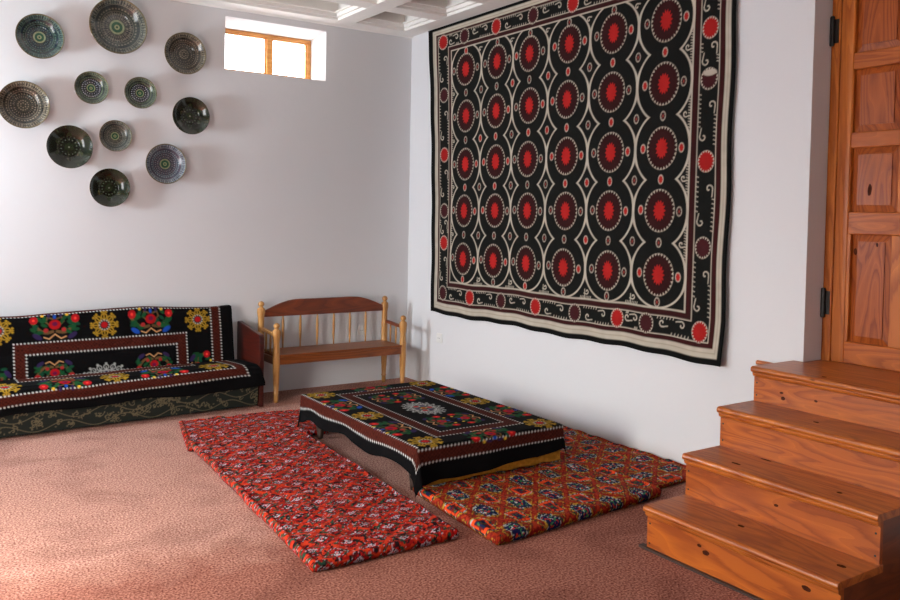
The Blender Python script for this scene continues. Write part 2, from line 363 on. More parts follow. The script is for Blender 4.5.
# ------------------------------------------------------------------ door
X0 = .15
r = door = empty('door_1', (0, 0, 0), kind='structure')
obj('door_frame', prism(bmesh.new(), [(dy1, dz0-.03), (dy1, dz1), (dy0, dz1), (dy0, dz0-.03), (dy0+.05, dz0-.03), (dy0+.05, dz1-.05), (dy1-.048, dz1-.05), (dy1-.048, dz0-.03)], 0, X0, X0+.10), M['door_v'], r, bevel=.004)
lp0, lp1 = dy0+.052, dy1-.05   # leaf
rows = [(.86, 1.397), (1.509, 1.826), (1.904, 2.216), (2.298, 2.68)]
cols = [(-4.242, -4.005), (-4.63, -4.345)]
cols_low = [(-4.222, -4.018), (-4.62, -4.36)]
b = bmesh.new(); xa, xb = X0+.006, X0+.045
bx(b, xa, xb, -4.00, lp1, dz0, dz1-.052); bx(b, xa, xb, lp0, -4.635, dz0, dz1-.052)
obj('door_stile', b, M['door_v'], r, bevel=.004)
b = bmesh.new(); zz = [dz0]+[q for p in rows for q in p]+[dz1-.052]
for i in range(0, len(zz), 2): bx(b, xa+.001, xb, -4.635, -4.00, zz[i], zz[i+1])
obj('door_rail', b, M['door_h'], r, bevel=.005)
b = bmesh.new()
for k, (z0, z1) in enumerate(rows):
    c = cols_low if k == 0 else cols
    bx(b, xa+.001, xb, c[1][1], c[0][0], z0, z1); bx(b, xa+.001, xb, c[0][1], -4.0, z0, z1); bx(b, xa+.001, xb, -4.635, c[1][0], z0, z1)
obj('door_mullion', b, M['door_v'], r, bevel=.005)
for k, (z0, z1) in enumerate(rows):
    for (y0, y1) in (cols_low if k == 0 else cols):
        b = bmesh.new(); g = .034
        bx(b, xb-.018, xb, y0, y1, z0, z1)
        A = [b.verts.new((xb-.018, y, z)) for y, z in ((y0, z0), (y1, z0), (y1, z1), (y0, z1))]
        B = [b.verts.new((xa+.006, y, z)) for y, z in ((y0+g, z0+g), (y1-g, z0+g), (y1-g, z1-g), (y0+g, z1-g))]
        D = [b.verts.new((xa+.012, y, z)) for y, z in ((y0+g, z0+g), (y1-g, z0+g), (y1-g, z1-g), (y0+g, z1-g))]
        for i in range(4):
            j = (i+1) % 4; b.faces.new((A[i], A[j], D[j], D[i])); b.faces.new((D[i], D[j], B[j], B[i]))
        b.faces.new(B); bmesh.ops.recalc_face_normals(b, faces=b.faces)
        obj('door_panel', b, M['door_p'], r)
for z in (2.42, 1.045):
    b = bmesh.new(); lathe(b, [(.009, z-.075), (.011, z-.07), (.011, z+.07), (.009, z+.075)], 12, X0-.012, dy1-.010)
    bx(b, X0-.003, X0, dy1-.04, dy1-.002, z-.06, z+.06)
    obj('hinge', b, M['iron'], r)
b = bmesh.new(); lathe(b, [(.012, X0-.05), (.024, X0-.045), (.026, X0-.03), (.014, X0-.015), (.012, X0+.006)], 16, -4.70, 1.72, axis='x')
obj('door_knob', b, M['iron'], r)

# ------------------------------------------------------------------ staircase
st = empty('staircase', (-.5, -4.28, 0), label='varnished knotty pine staircase of four steps leading up to the panelled door', cat='stairs')
ye, yn = -3.83, -4.735
nose = [-1.078, -.832, -.598, -.352]; zt_ = [.198, .392, .580, .750]
def off(o): o.location = tuple(a-b for a, b in zip((0, 0, 0), (-.5, -4.28, 0))); return o
for i in range(4):
    xn, z = nose[i], zt_[i]; xe = nose[i+1]+.05 if i < 3 else -.002
    t = .03; pr = [(xe, z-t), (xe, z), (xn+.012, z), (xn+.003, z-.006), (xn, z-.015), (xn+.003, z-.025), (xn+.012, z-t)]
    b = bmesh.new(); prism(b, pr, 1, yn, ye); o = off(obj('tread', b, M['pine'], st, bevel=.002))
    if i == 3:
        b = bmesh.new(); bx(b, .0, .29, dy0+.002, dy1-.002, z-t, z-.0005); off(obj('door_sill', b, M['pine'], st))
    xr = xn+.028; zb = zt_[i-1] if i else 0
    off(obj('riser', BX(xr, xr+.02, yn+.004, ye-.004, zb, z-t), M['pine_b'], st))
    b = bmesh.new(); prism(b, [(xr, z-t), (xr-.016, z-t), (xr-.016, z-t-.006), (xr-.012, z-t-.016), (xr-.004, z-t-.02), (xr, z-t-.022)], 1, yn+.004, ye-.004)
    off(obj('tread_moulding', b, M['pine'], st))
    for y in (ye-.02, yn+.02):
        for zz_ in (zb+.03, z-t-.05):
            b = bmesh.new(); lathe(b, [(.0045, xr-.0015), (.0045, xr+.004)], 8, y, zz_, axis='x'); off(obj('nail', b, M['iron'], st))
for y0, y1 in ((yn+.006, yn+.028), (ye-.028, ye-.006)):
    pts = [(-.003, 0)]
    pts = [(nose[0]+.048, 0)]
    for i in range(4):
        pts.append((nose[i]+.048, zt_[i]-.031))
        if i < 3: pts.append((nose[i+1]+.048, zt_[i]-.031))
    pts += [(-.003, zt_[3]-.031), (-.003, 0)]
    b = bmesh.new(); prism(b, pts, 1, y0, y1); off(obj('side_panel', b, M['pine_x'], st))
off(obj('plinth', BX(nose[0]+.012, nose[0]+.045, yn, ye+.03, 0.0, .010), M['darkw'], st))
b = bmesh.new(); lathe(b, [(.010, -3.78), (.013, -3.775), (.013, -3.63), (.010, -3.625)], 12, -.016, .708, axis='y'); o = off(obj('wall_batten', b, M['pine'], st))

def knot(x, y, z, ra, rb, axis, par, d=(0, 0, 0)):
    b = bmesh.new(); n = 14; t = .0007; A = []
    for k in range(n):
        a = 2*math.pi*k/n; q = 1+.10*math.sin(2*a+ra*900)+.05*math.sin(5*a); u, v = ra*q*math.cos(a), rb*q*math.sin(a)
        A.append(b.verts.new((x-t, y+u, z+v) if axis == 'x' else (x+v, y+u, z+t)))
    b.faces.new(A); e = bmesh.ops.extrude_face_region(b, geom=b.faces[:])
    for v in e['geom']:
        if isinstance(v, bmesh.types.BMVert): v.co += Vector((.0012, 0, 0) if axis == 'x' else (0, 0, -.0012))
    bmesh.ops.recalc_face_normals(b, faces=b.faces); o = obj('wood_knot', b, M['knot'], par); o.location = d; return o
for y, z, ra, rb in ((-4.103, 1.617, .011, .028), (-4.042, 1.312, .008, .018), (-4.150, 1.350, .006, .010)): knot(X0+.012, y, z, ra, rb, 'x', door)
for x, y, z, ra, rb in ((-1.050, -4.152, .093, .018, .010), (-1.050, -4.118, .112, .012, .006), (-1.050, -4.60, .12, .020, .009), (-.324, -3.994, .620, .012, .008), (-.324, -4.161, .640, .008, .006), (-.324, -3.985, .645, .010, .005), (-.804, -4.30, .29, .010, .006)): knot(x, y, z, ra, rb, 'x', st, (.5, 4.28, 0))
for x, y, z, ra, rb in ((-.748, -4.059, .392, .022, .009), (-.585, -4.094, .392, .028, .007), (-.913, -4.215, .198, .015, .010), (-.930, -4.66, .198, .016, .012), (-.288, -4.174, .75, .012, .008), (-.405, -4.189, .75, .010, .010), (-.72, -4.52, .392, .012, .008), (-.46, -4.25, .58, .014, .008)): knot(x, y, z, ra, rb, 'z', st, (.5, 4.28, 0))

# ------------------------------------------------------------------ bench
bn = empty('bench', (-.835, -.23, 0), label='low pale pine bench with turned posts and arched reddish back board', cat='bench')
fx = (-1.385, -.262); rx = (-1.400, -.280); fy, ry = -.372, -.085
def rel(o, c=(-.835, -.23, 0)): o.location = tuple(-q for q in c); return o
def post(x, y, h, rear=False):
    b = bmesh.new()
    pr = [(.017, 0), (.0185, .03), (.0175, .055), (.022, .06), (.022, .066), (.019, .072), (.022, .14), (.026, .22), (.0275, .30), (.0275, .38)]
    if not rear: pr += [(.0245, .42), (.024, .455), (.031, .51), (.033, h-.075), (.030, h-.058), (.018, h-.05), (.017, h-.047)]
    else: pr += [(.0275, .50), (.0245, .55), (.025, .62), (.032, h-.09), (.031, h-.062), (.018, h-.05), (.017, h-.047)]
    for i in range(9):
        a = -1.1+2.6*i/8; pr.append((max(.003, .0245*math.cos(a)), h-.024+.024*math.sin(a)))
    lathe(b, pr, 20, x, y); return b
for x in fx: rel(obj('front_post', post(x, fy, .612), M['post'], bn, smooth=True))
for x in rx: rel(obj('rear_post', post(x, ry, .752, True), M['post'], bn, smooth=True))
b = BX(fx[0]+.02, fx[1]-.02, fy-.022, ry+.02, .345, .366); rel(obj('seat', b, M['seat'], bn, bevel=.004))
b = bmesh.new(); bx(b, fx[0]+.022, fx[1]-.022, fy-.016, fy+.006, .288, .345); bx(b, rx[0]+.02, rx[1]-.02, ry-.01, ry+.01, .288, .345)
for x, x2 in ((fx[0], rx[0]), (fx[1], rx[1])): bx(b, (x+x2)/2-.011, (x+x2)/2+.011, fy+.02, ry-.02, .288, .345)
rel(obj('apron', b, M['seat'], bn, bevel=.003))
pts = []; x0, x1 = rx[0]+.02, rx[1]-.02; n = 26
for i in range(n+1):
    t = i/n; q = min(t, 1-t); k = min(1, q/.27); k = math.sin(k*math.pi/2)**1.05; pts.append((x0+(x1-x0)*t, .672+.085*k))
pts += [(x1, .625), (x0, .625)]
b = bmesh.new(); prism(b, pts, 1, ry-.012, ry+.012); rel(obj('back_board', b, M['rail'], bn, bevel=.003))
for i in range(6):
    x = -1.215+i*.150; b = bmesh.new(); lathe(b, [(.006, .364), (.0065, .40), (.010, .47), (.0105, .53), (.0095, .58), (.006, .63)], 12, x, ry); rel(obj('back_spindle', b, M['post'], bn, smooth=True))
for x, x2 in ((fx[0], rx[0]), (fx[1], rx[1])):
    xm = (x+x2)/2
    b = bmesh.new(); prism(b, [(fy+.02, .505), (ry-.02, .520), (ry-.02, .545), (fy+.02, .530)], 0, xm-.014, xm+.014); rel(obj('arm_rail', b, M['rail'] if x > -1 else M['post'], bn, bevel=.003))
    for t in (.36, .68):
        y = fy+(ry-fy)*t; b = bmesh.new(); lathe(b, [(.006, .364), (.009, .43), (.009, .47), (.006, .515)], 10, xm, y); rel(obj('arm_spindle', b, M['post'], bn, smooth=True))

# ------------------------------------------------------------------ wall outlets
def outlet(loc, rz, label):
    o = empty('wall_outlet', loc, rz, label=label, cat='power outlet', group='wall outlets')
    b = BX(-.04, .04, -.010, 0, -.04, .04); obj('cover_plate', b, M['plastic'], o, bevel=.004)
    b = bmesh.new(); lathe(b, [(.024, -.0125), (.027, -.0105), (.027, -.008)], 20, 0, 0, axis='y'); k = obj('socket', b, M['plastic'], o)
    for dx in (-.009, .009):
        b = bmesh.new(); lathe(b, [(.0035, -.0135), (.0035, -.012)], 8, dx, 0, axis='y'); obj('pin_hole', b, M['hole'], k)
outlet((-.462, 0, .453), 0, 'white power outlet on the back wall seen between the bench spindles')
outlet((0, -.541, .425), -math.pi/2, 'white power outlet on the right wall below the corner of the wall hanging')

# ------------------------------------------------------------------ wall hanging
CR, BK, MR, RD = (176, 166, 150), (20, 20, 18), (52, 20, 20), (200, 40, 36)
def suzani():
    L, R, B, T = .42, 3.44, .637, 3.028
    cv = Cv(L, R, B, T, .005, (12, 12, 11))
    # nested borders: (from left, right, bottom, top offsets)
    def fr(l, r, b_, t, col): cv.rect(L+l, R-r, B+b_, T-t, col)
    fr(.055, .030, .036, .024, CR)
    fr(.068, .046, .062, .044, (120, 112, 100)); fr(.071, .049, .065, .047, CR)
    fr(.096, .066, .090, .062, MR); fr(.118, .102, .118, .080, CR); fr(.123, .108, .124, .085, BK)
    fr(.244, .235, .228, .182, CR); fr(.250, .241, .234, .188, MR); fr(.264, .255, .246, .201, (30, 22, 22)); fr(.267, .258, .249, .204, MR); fr(.280, .284, .270, .218, CR); fr(.289, .295, .280, .227, BK)
    fl, frt, fb, ft = L+.289, R-.295, B+.280, T-.227
    S = [.892, 1.287, 1.675, 2.090, 2.508, 2.940]; Z = [1.112, 1.497, 1.870, 2.254, 2.628]
    half = []
    edges = [fl-.004]+[(a+c)/2 for a, c in zip(S, S[1:])]+[frt+.004]
    # union of discs in each column, outlined in cream
    for i, s in enumerate(S):
        wl = s-edges[i]; wr = edges[i+1]-s
        q = cv.win(edges[i]-.03, edges[i+1]+.03, fb-.02, ft+.02); sl, U, V = q
        rw = np.where(U < s, wl, wr); f = np.full(U.shape, 9.)
        for k, z in enumerate(Z):
            rz = np.where(((k == 0) & (V < z)) | ((k == 4) & (V > z)), .198, .226)
            f = np.minimum(f, (np.sqrt(((U-s)/rw)**2+((V-z)/rz)**2)-1)*.2)
        # sharpen towards the diamonds: a little extra cream where columns meet
        ed = np.minimum(np.abs(U-edges[i]), np.abs(U-edges[i+1])); d = np.abs(f)-.0055-.004*np.exp(-(ed/.018)**2)
        inside = (V > fb-.002) & (V < ft+.002)
        cv.put(sl, np.where(inside, d, 9), CR)
    rr = random.Random(3)
    for i, s in enumerate(S):
        for k, z in enumerate(Z):
            s_, z_ = s+rr.uniform(-.006, .006), z
            a, c = .109, .121
            cv.ell(s_, z_, a+.008, c+.008, (168, 158, 142)); cv.ell(s_, z_, a+.001, c+.001, (47, 19, 19), sc=(30, .15))
            cv.ell(s_, z_, a*.87, c*.87, (47, 19, 19))
            cv.ell(s_, z_, .041, .056, (160, 32, 29), sc=(14, .36)); cv.ell(s_, z_, .030, .042, (160, 32, 29))
            def small(x, y, hot=None):
                hot = rr.random() < .5 if hot is None else hot
                cv.ell(x, y, .021, .029, CR); cv.ell(x, y, .0155, .023, (160, 34, 30) if hot else (58, 24, 25), sc=(8, .2))
                if not hot: cv.ell(x, y, .005, .008, (150, 60, 50))
            small(s_-.150, z_+.004); small(s_+.150, z_-.004)
            if k < 4:
                small(s, (Z[k]+Z[k+1])/2)
                if i < 5: small(edges[i+1], (Z[k]+Z[k+1])/2)
            else: small(s, ft-.027)
            if k == 0: small(s, fb+.030)
    # corner curls along the field edge
    for i in range(7):
        e = edges[i]
        if 0 < i < 6:
            cv.curl(e+.02, fb+.045, .018, 3.1, -1, .006, CR); cv.curl(e-.02, ft-.045, .018, 0, -1, .006, CR)
            cv.line([(e, fb), (e, fb+.06)], .006, CR); cv.teeth((e-.05, fb), (e+.06, fb), 8, .014, .005, CR)
    for k in range(5):
        zm = Z[k]+.19 if k < 4 else None
        if zm:
            cv.curl(frt-.035, zm, .020, 0, 1, .006, CR); cv.teeth((frt, zm-.09), (frt, zm+.09), 11, .013, .005, CR)
            cv.teeth((fl, zm+.08), (fl, zm-.08), 9, .013, .005, CR); cv.curl(fl+.022, zm, .014, 3, 1, .005, CR)
    # border discs, curls, teeth
    def disc(x, y, hot, rx=.052, ry=.056):
        cv.ell(x, y, rx+.006, ry+.006, CR); cv.ell(x, y, rx, ry, (148, 28, 26) if hot else (60, 25, 27), sc=(18, .24)); cv.ell(x, y, rx*.84, ry*.84, (148, 28, 26) if hot else (60, 25, 27))
    cb = B+.176; ct = T-.133; cl = L+.184; cr_ = R-.171
    bot = [cl, .995, 1.385, 1.80, 2.205, 2.61, 2.86, cr_]; hot = [0, 1, 0, 1, 0, 1, 0, 1]
    for x, h in zip(bot, hot): disc(x, cb, h)
    top = [cl, .87, 1.265, 1.70, 2.12, 2.55, 2.95, cr_]
    for x, h in zip(top, [1, 0, 1, 0, 1, 0, 1, 0]): disc(x, ct, h)
    rg = [1.29, 1.777, 2.241, 2.526]
    for y, h in zip(rg, [0, 1, 0, 1]): disc(cr_, y, h)
    cv.ell(cr_+.004, 2.275, .046, .018, (172, 162, 148))
    lf = [1.229, 1.495, 1.959, 2.454]
    for y, h in zip(lf, [1, 0, 1, 0]): disc(cl, y, h)
    def between(lst, horiz, c, lo, hi):
        for a, d in zip(lst, lst[1:]):
            g = d-a-.13
            if g < .08: continue
            m0 = a+.065+g*.22; m1 = a+.065+g*.75
            if horiz:
                cv.curl(m0, lo+.036+(.03 if a % .3 > .15 else 0), .025, 0, 1, .0065, CR, 1.3); cv.curl(m1, hi-.036, .025, 3.14, 1, .0065, CR, 1.3)
                cv.teeth((m0+.06, lo), (d-.07, lo), max(2, int(g*.5/.02)), .013, .005, CR); cv.teeth((m1-.05, hi), (a+.08, hi), max(2, int(g*.5/.02)), .013, .005, CR)
            else:
                cv.curl(lo+.038, m0, .027, 1.5, -1, .0065, CR, 1.3); cv.curl(hi-.038, m1, .027, -1.5, -1, .0065, CR, 1.3)
                cv.teeth((lo, d-.07), (lo, m0+.05), max(2, int(g*.5/.02)), .014, .005, CR); cv.teeth((hi, a+.08), (hi, m1-.05), max(2, int(g*.5/.02)), .014, .005, CR)
    between(bot, True, cb, B+.124, B+.228); between(top, True, ct, T-.182, T-.085)
    between([B+.17]+rg+[ct], False, cr_, R-.235, R-.108); between([B+.17]+lf+[ct], False, cl, L+.123, L+.244)
    # woven in five loom strips: a faint step of tone from strip to strip
    n = .92+.16*vnoise(*np.meshgrid(cv.u, cv.v, indexing='ij'), .04, 5)
    cv.a *= n[..., None]
    U, V = np.meshgrid(cv.u, cv.v, indexing='ij')
    tz = (V-B)/(T-B)
    sh = -.125*tz**2.2*np.clip(1-(U-L)/.9, 0, 1)**2.0
    sr = -.016*(1-tz)*np.clip((U-2.6)/.8, 0, 1) + .005*np.sin(V*9)*np.clip((U-3.2)/.2, 0, 1)+.004*np.sin(V*13)*np.clip(1-(U-L)/.2, 0, 1)
    dz = .018*np.clip((U-L)/3.02, 0, 1)*(1-tz)+.006*np.sin(U*5.2)*(1-tz)**3+.004*np.sin(U*17)*(1-tz)**6
    yy = -(U+sh+sr); zz2 = V+dz
    wav = .012+.010*(1-tz)*(.5+.5*np.sin(U*7+1.2*np.sin(V*2)))+.006*np.sin(U*2.1+V*1.3)*(1-tz)+.008*np.clip((U-3.1)/.34, 0, 1)
    wav += .018*np.clip((.25-(V-B))/.25, 0, 1)*np.clip((U-2.4)/1, 0, 1)
    P = np.stack([-(wav+.004), yy, zz2], -1)
    o = grid('wall_hanging', P, cv.a, M['suzani'], solid=.003)
    tag(o, 'large black embroidered wall hanging with rows of maroon and red medallions on the right wall', 'wall hanging')
suzani()

# ------------------------------------------------------------------ embroidered velvet design (used on two cloths)
YL, WH, GR, RE, BL, PU, BG = (160, 126, 36), (166, 166, 162), (24, 72, 38), (160, 22, 28), (26, 70, 160), (46, 34, 72), (96, 72, 42)
def rosette(cv, x, y, r, col, n=10, hub=RE):
    for i in range(n):
        a = 2*math.pi*i/n
        cv.ringe(x+math.cos(a)*r*.62, y+math.sin(a)*r*.62, r*.20, r*.20, r*.085, col)
        cv.line([(x+math.cos(a)*r*.35, y+math.sin(a)*r*.35), (x+math.cos(a)*r*.98, y+math.sin(a)*r*.98)], r*.09, col)
        for s in (-1, 1): cv.ell(x+math.cos(a+s*.16)*r*.95, y+math.sin(a+s*.16)*r*.95, r*.085, r*.085, col)
    cv.ell(x, y, r*.36, r*.36, (20, 18, 18))
    for i in range(12): cv.ell(x+math.cos(i*.5236)*r*.36, y+math.sin(i*.5236)*r*.36, r*.055, r*.055, WH)
    cv.ell(x, y, r*.24, r*.24, hub)
def bouquet(cv, x, y, s, rot=0, blue=True, seed=0):
    rr = random.Random(seed)
    c, n = math.cos(rot), math.sin(rot)
    T_ = lambda a, b: (x+(a*c-b*n)*s, y+(a*n+b*c)*s)
    for k in (-1, 1):
        pts = [T_(k*(.012+.1*t), -.02-.028*math.sin(t*3.1)+.055*t) for t in [i/8 for i in range(9)]]
        cv.line(pts, .016*s, BG)
        cv.line([T_(k*.01, .0), T_(k*.045, .035), T_(k*.035, .06), T_(k*.01, .05)], .008*s, BG)
        for j in range(15): q = T_(k*rr.uniform(.03, .12), rr.uniform(-.03, .06)); cv.ell(*q, .017*s, .009*s, GR if j % 3 else (20, 66, 44), rot=rr.uniform(0, 3))
        cv.ell(*T_(k*.105, .048), .023*s, .021*s, RE, sc=(9, .1)); cv.ell(*T_(k*.105, .048), .008*s, .007*s, (230, 60, 50))
        cv.ell(*T_(k*.088, -.045), .026*s, .013*s, BL if blue else PU, rot=rot+k*.6)
        cv.ell(*T_(k*.062, .072), .008*s, .008*s, (214, 176, 50)); cv.ell(*T_(k*.03, .072), .016*s, .007*s, PU)
        cv.line([T_(k*.0, -.035), T_(k*.03, -.06), T_(k*.055, -.05)], .006*s, (200, 150, 100))
        cv.ell(*T_(k*.045, -.012), .012*s, .012*s, (150, 40, 40))
    cv.ell(*T_(0, .018), .027*s, .030*s, RE); cv.ell(*T_(0, .022), .012*s, .014*s, (100, 22, 60)); cv.ell(*T_(0, .062), .012*s, .008*s, BL)
def lace(cv, x, y, ra, rb):
    for i in range(18):
        a = 2*math.pi*i/18; cx_, cy_ = x+math.cos(a)*ra*.8, y+math.sin(a)*rb*.8
        cv.ringe(cx_, cy_, ra*.14, ra*.14, .006, WH); cv.ell(x+math.cos(a)*ra, y+math.sin(a)*rb, .008, .008, WH)
        cv.line([(x+math.cos(a)*ra*.55, y+math.sin(a)*rb*.55), (cx_, cy_)], .006, WH)
    cv.ringe(x, y, ra*.6, rb*.6, .007, WH)
    for i in range(6):
        a = math.pi*i/3; cv.ell(x+math.cos(a)*ra*.38, y+math.sin(a)*rb*.38, .021, .017, RE if i % 2 == 0 else PU); cv.ringe(x+math.cos(a)*ra*.38, y+math.sin(a)*rb*.38, .024, .020, .005, WH)
    cv.ell(x, y, .022, .02, YL); cv.ell(x, y, .012, .012, RE)
def band(cv, rects):
    """rects = outer (a0,a1,b0,b1), inner; paints brown braid between with beads on both edges"""
    (a0, a1, b0, b1), (c0, c1, d0, d1) = rects
    U, V = np.meshgrid(cv.u, cv.v, indexing='ij')
    do = np.maximum(np.maximum(a0-U, U-a1), np.maximum(b0-V, V-b1)); di = np.maximum(np.maximum(c0-U, U-c1), np.maximum(d0-V, V-d1))
    d = np.maximum(do, -di)
    tex = vnoise(U, V, .008, 3)*.6+.4*(np.sin(U*260)*np.sin(V*260) > 0)
    col = np.array(lin(58, 24, 17))[None, None]*(.55+1.1*tex[..., None]); col[..., 0] *= 1.15
    k = np.clip(.5-d/cv.res, 0, 1)[..., None]; cv.a[:] = cv.a*(1-k)+col*k
    for (p0, p1, q0, q1) in rects:
        for A, B_ in (((p0, q0), (p1, q0)), ((p1, q0), (p1, q1)), ((p1, q1), (p0, q1)), ((p0, q1), (p0, q0))): cv.dots(A, B_, .0225, .0052, (206, 210, 206))
def velvet(hb, ha, ext, res=.006, yv=.64, fo=.60, fi=.515):
    """field half sizes hb (u) x ha (v); ext=(left,right,near,far) total extents beyond centre"""
    cv = Cv(-ext[0], ext[1], -ext[2], ext[3], res, (10, 9, 10))
    bw = .072
    band(cv, ((-hb-bw, hb+bw, -ha-bw, ha+bw), (-hb, hb, -ha, ha)))
    band(cv, ((-.295, .295, -fo, fo), (-.215, .215, -fi, fi)))
    for u in (-.39, .39):
        for v_ in (-yv, 0, yv): rosette(cv, u, v_, .092, YL, 8)
        for v_ in (-.32, .32): bouquet(cv, u, v_, 1.25, math.pi/2 if u < 0 else -math.pi/2, seed=int(v_*10)+3, blue=v_ > 0)
    for v_ in (-.665, .665): bouquet(cv, 0, v_, 1.15, 0 if v_ > 0 else math.pi, blue=False, seed=9)
    lace(cv, 0, 0, .115, .165)
    for u in (-1, 1):
        for v_ in (-.33, .33): bouquet(cv, u*.10, v_, 1.0, math.pi/2*u, blue=False, seed=int(v_*20)+u)
    return cv

# ------------------------------------------------------------------ low table and its cloths
TX, TY, HT = -1.105, -2.055, .268
tb = empty('low_table', (TX, TY, 0), label='low wooden table hidden under the black embroidered cloth', cat='table')
obj('tabletop', BX(-.475, .475, -.705, .705, HT-.034, HT-.010), M['darkw'], tb, bevel=.006)
for sx in (-1, 1):
    for sy in (-1, 1):
        b = bmesh.new(); lathe(b, [(.018, 0), (.02, .03), (.03, .1), (.03, HT-.034)], 14, sx*.42, sy*.58); obj('leg', b, M['darkw'], tb, smooth=True)
b = bmesh.new(); bx(b, -.43, .43, -.60, -.58, HT-.09, HT-.034); bx(b, -.43, .43, .58, .60, HT-.09, HT-.034); bx(b, -.43, -.41, -.58, .58, HT-.09, HT-.034); bx(b, .41, .43, -.58, .58, HT-.09, HT-.034)
obj('apron', b, M['darkw'], tb)
def drape(U, V, hx, hy, h, flare, wob, seed):
    ox = np.sign(U)*np.clip(np.abs(U)-hx, 0, None); oy = np.sign(V)*np.clip(np.abs(V)-hy, 0, None)
    d = np.hypot(ox, oy); rr = .014
    ex = np.where(d > 0, ox/np.maximum(d, 1e-9), 0); ey = np.where(d > 0, oy/np.maximum(d, 1e-9), 0)
    th = np.clip(d/rr, 0, math.pi/2); out = rr*np.sin(th); dn = rr*(1-np.cos(th))+np.clip(d-rr*math.pi/2, 0, None)
    corner = (np.abs(ox) > 0) & (np.abs(oy) > 0)
    along = np.where(np.abs(ox) > np.abs(oy), V, U)
    w_ = wob*np.sin(along*13+seed)+wob*.6*np.sin(along*29+1.3*seed)
    q = np.clip(dn/.2, 0, 1.3); out = out+q*(flare+w_)+np.where(corner, np.where((V < 0) & (U < 0), .03, .006)*q, 0)
    X = np.clip(U, -hx, hx)+ex*out; Y = np.clip(V, -hy, hy)+ey*out
    Z = h-dn*.985+.0015*(vnoise(U+9, V+9, .07, seed)-.5)*(d <= 0)
    return X, Y, Z
cv = velvet(.487, .738, (.630, .635, .920, .890), .0055)
U, V = np.meshgrid(cv.u, cv.v, indexing='ij')
hem = .018*np.sin(V*11+.8)*np.clip((-U-.50)/.13, 0, 1)
X, Y, Z = drape(U, V, .485, .715, HT, .012, .006, 2)
dr = HT-Z
Z = Z-.45*dr*np.clip((-U-.47)/.05, 0, 1)*np.exp(-((V-.70)/.11)**2)
Z = Z+np.clip(dr-.06, 0, 1)*(.15+.30*np.clip((U-.30)/.18, 0, 1)+.10*np.sin(U*7))*np.clip((-V-.71)/.03, 0, 1)*np.clip((U+.45)/.1, 0, 1)
Z = np.maximum(Z+hem, .012)
cov = (U**2 > 9)
o = grid('tablecloth', np.stack([X+TX, Y+TY, Z], -1), cv.a, M['velvet'], solid=.002)
tag(o, 'black velvet cloth with colourful embroidered flowers draped over the low table', 'tablecloth')
u = np.linspace(-.52, .52, 60); v_ = np.linspace(-.925, .74, 120); U, V = np.meshgrid(u, v_, indexing='ij')
X, Y, Z = drape(U, V, .478, .708, HT-.005, .0, .003, 5)
Y = Y+np.where(V < -.75, .006, 0)
o = grid('yellow_undercloth', np.stack([X+TX, Y+TY, np.maximum(Z+.004*np.sin(U*40)*(V < -.8), .056)], -1), np.ones((60, 120, 3)), M['gold'], solid=.0012)
tag(o, 'golden yellow cloth showing below the front hem of the black tablecloth', 'cloth')

# ------------------------------------------------------------------ quilts
def red_ikat(U, V, seed=1):
    r = np.random.default_rng(seed)
    jit = (r.random(600)-.5)*.010
    Vj = V+jit[(np.abs(U*250).astype(int)) % 600]+.006*(vnoise(U, V, .03, seed)-.5); Uj = U+.012*(vnoise(U, V, .05, seed+1)-.5)
    pu, pv = .165, .150
    row = np.floor(Vj/(pv/2)); 
    def cell(ou, ov):
        p = ((Uj+ou)/pu) % 1*2-1; q = ((Vj+ov)/pv) % 1*2-1; return p, q
    p1, q1 = cell(0, 0); p2, q2 = cell(pu/2, pv/2)
    d1 = np.abs(p1)+np.abs(q1); d2 = np.abs(p2)+np.abs(q2); s = d1 < d2
    p = np.where(s, p1, p2); q = np.where(s, q1, q2); d = np.minimum(d1, d2)
    A = np.empty(U.shape+(3,)); A[:] = lin(142, 15, 12)
    def put(m, c): A[m] = lin(c)
    n1 = vnoise(U, V, .011, seed+2); n2 = vnoise(U, V, .016, seed+3); n3 = vnoise(U, V, .009, seed+4)
    put((n1 > .58), (84, 9, 11)); put(n2 > .80, (190, 52, 20))
    put((d > .82) & (n1 > .40), (180, 48, 18))
    put((d > .60) & (d < .76) & (np.abs(p) > .34) & (n3 > .3), (30, 70, 48)); put((d > .60) & (d < .74) & (np.abs(q) > .40) & (n3 > .35), (28, 20, 24))
    put((d > .68) & (d < .73) & (n2 > .55), (150, 142, 150))
    put((d > .36) & (d < .50), (170, 18, 14)); put((d > .42) & (d < .48) & (n2 > .45), (66, 10, 14))
    put(d < .36, (58, 12, 18)); e = np.abs(p)*.9+np.abs(q)*1.1
    put((e > .20) & (e < .32) & (n1 > .22), (170, 160, 168)); put((np.abs(np.abs(p)-np.abs(q)*.9) < .04) & (d < .26), (186, 178, 186)); put((e < .09), (190, 20, 20))
    put((n3 > .90), (150, 140, 146)); put((vnoise(U, V, .013, seed+7) > .83), (26, 60, 44)); put((vnoise(U, V, .012, seed+8) > .76), (26, 12, 16))
    return A
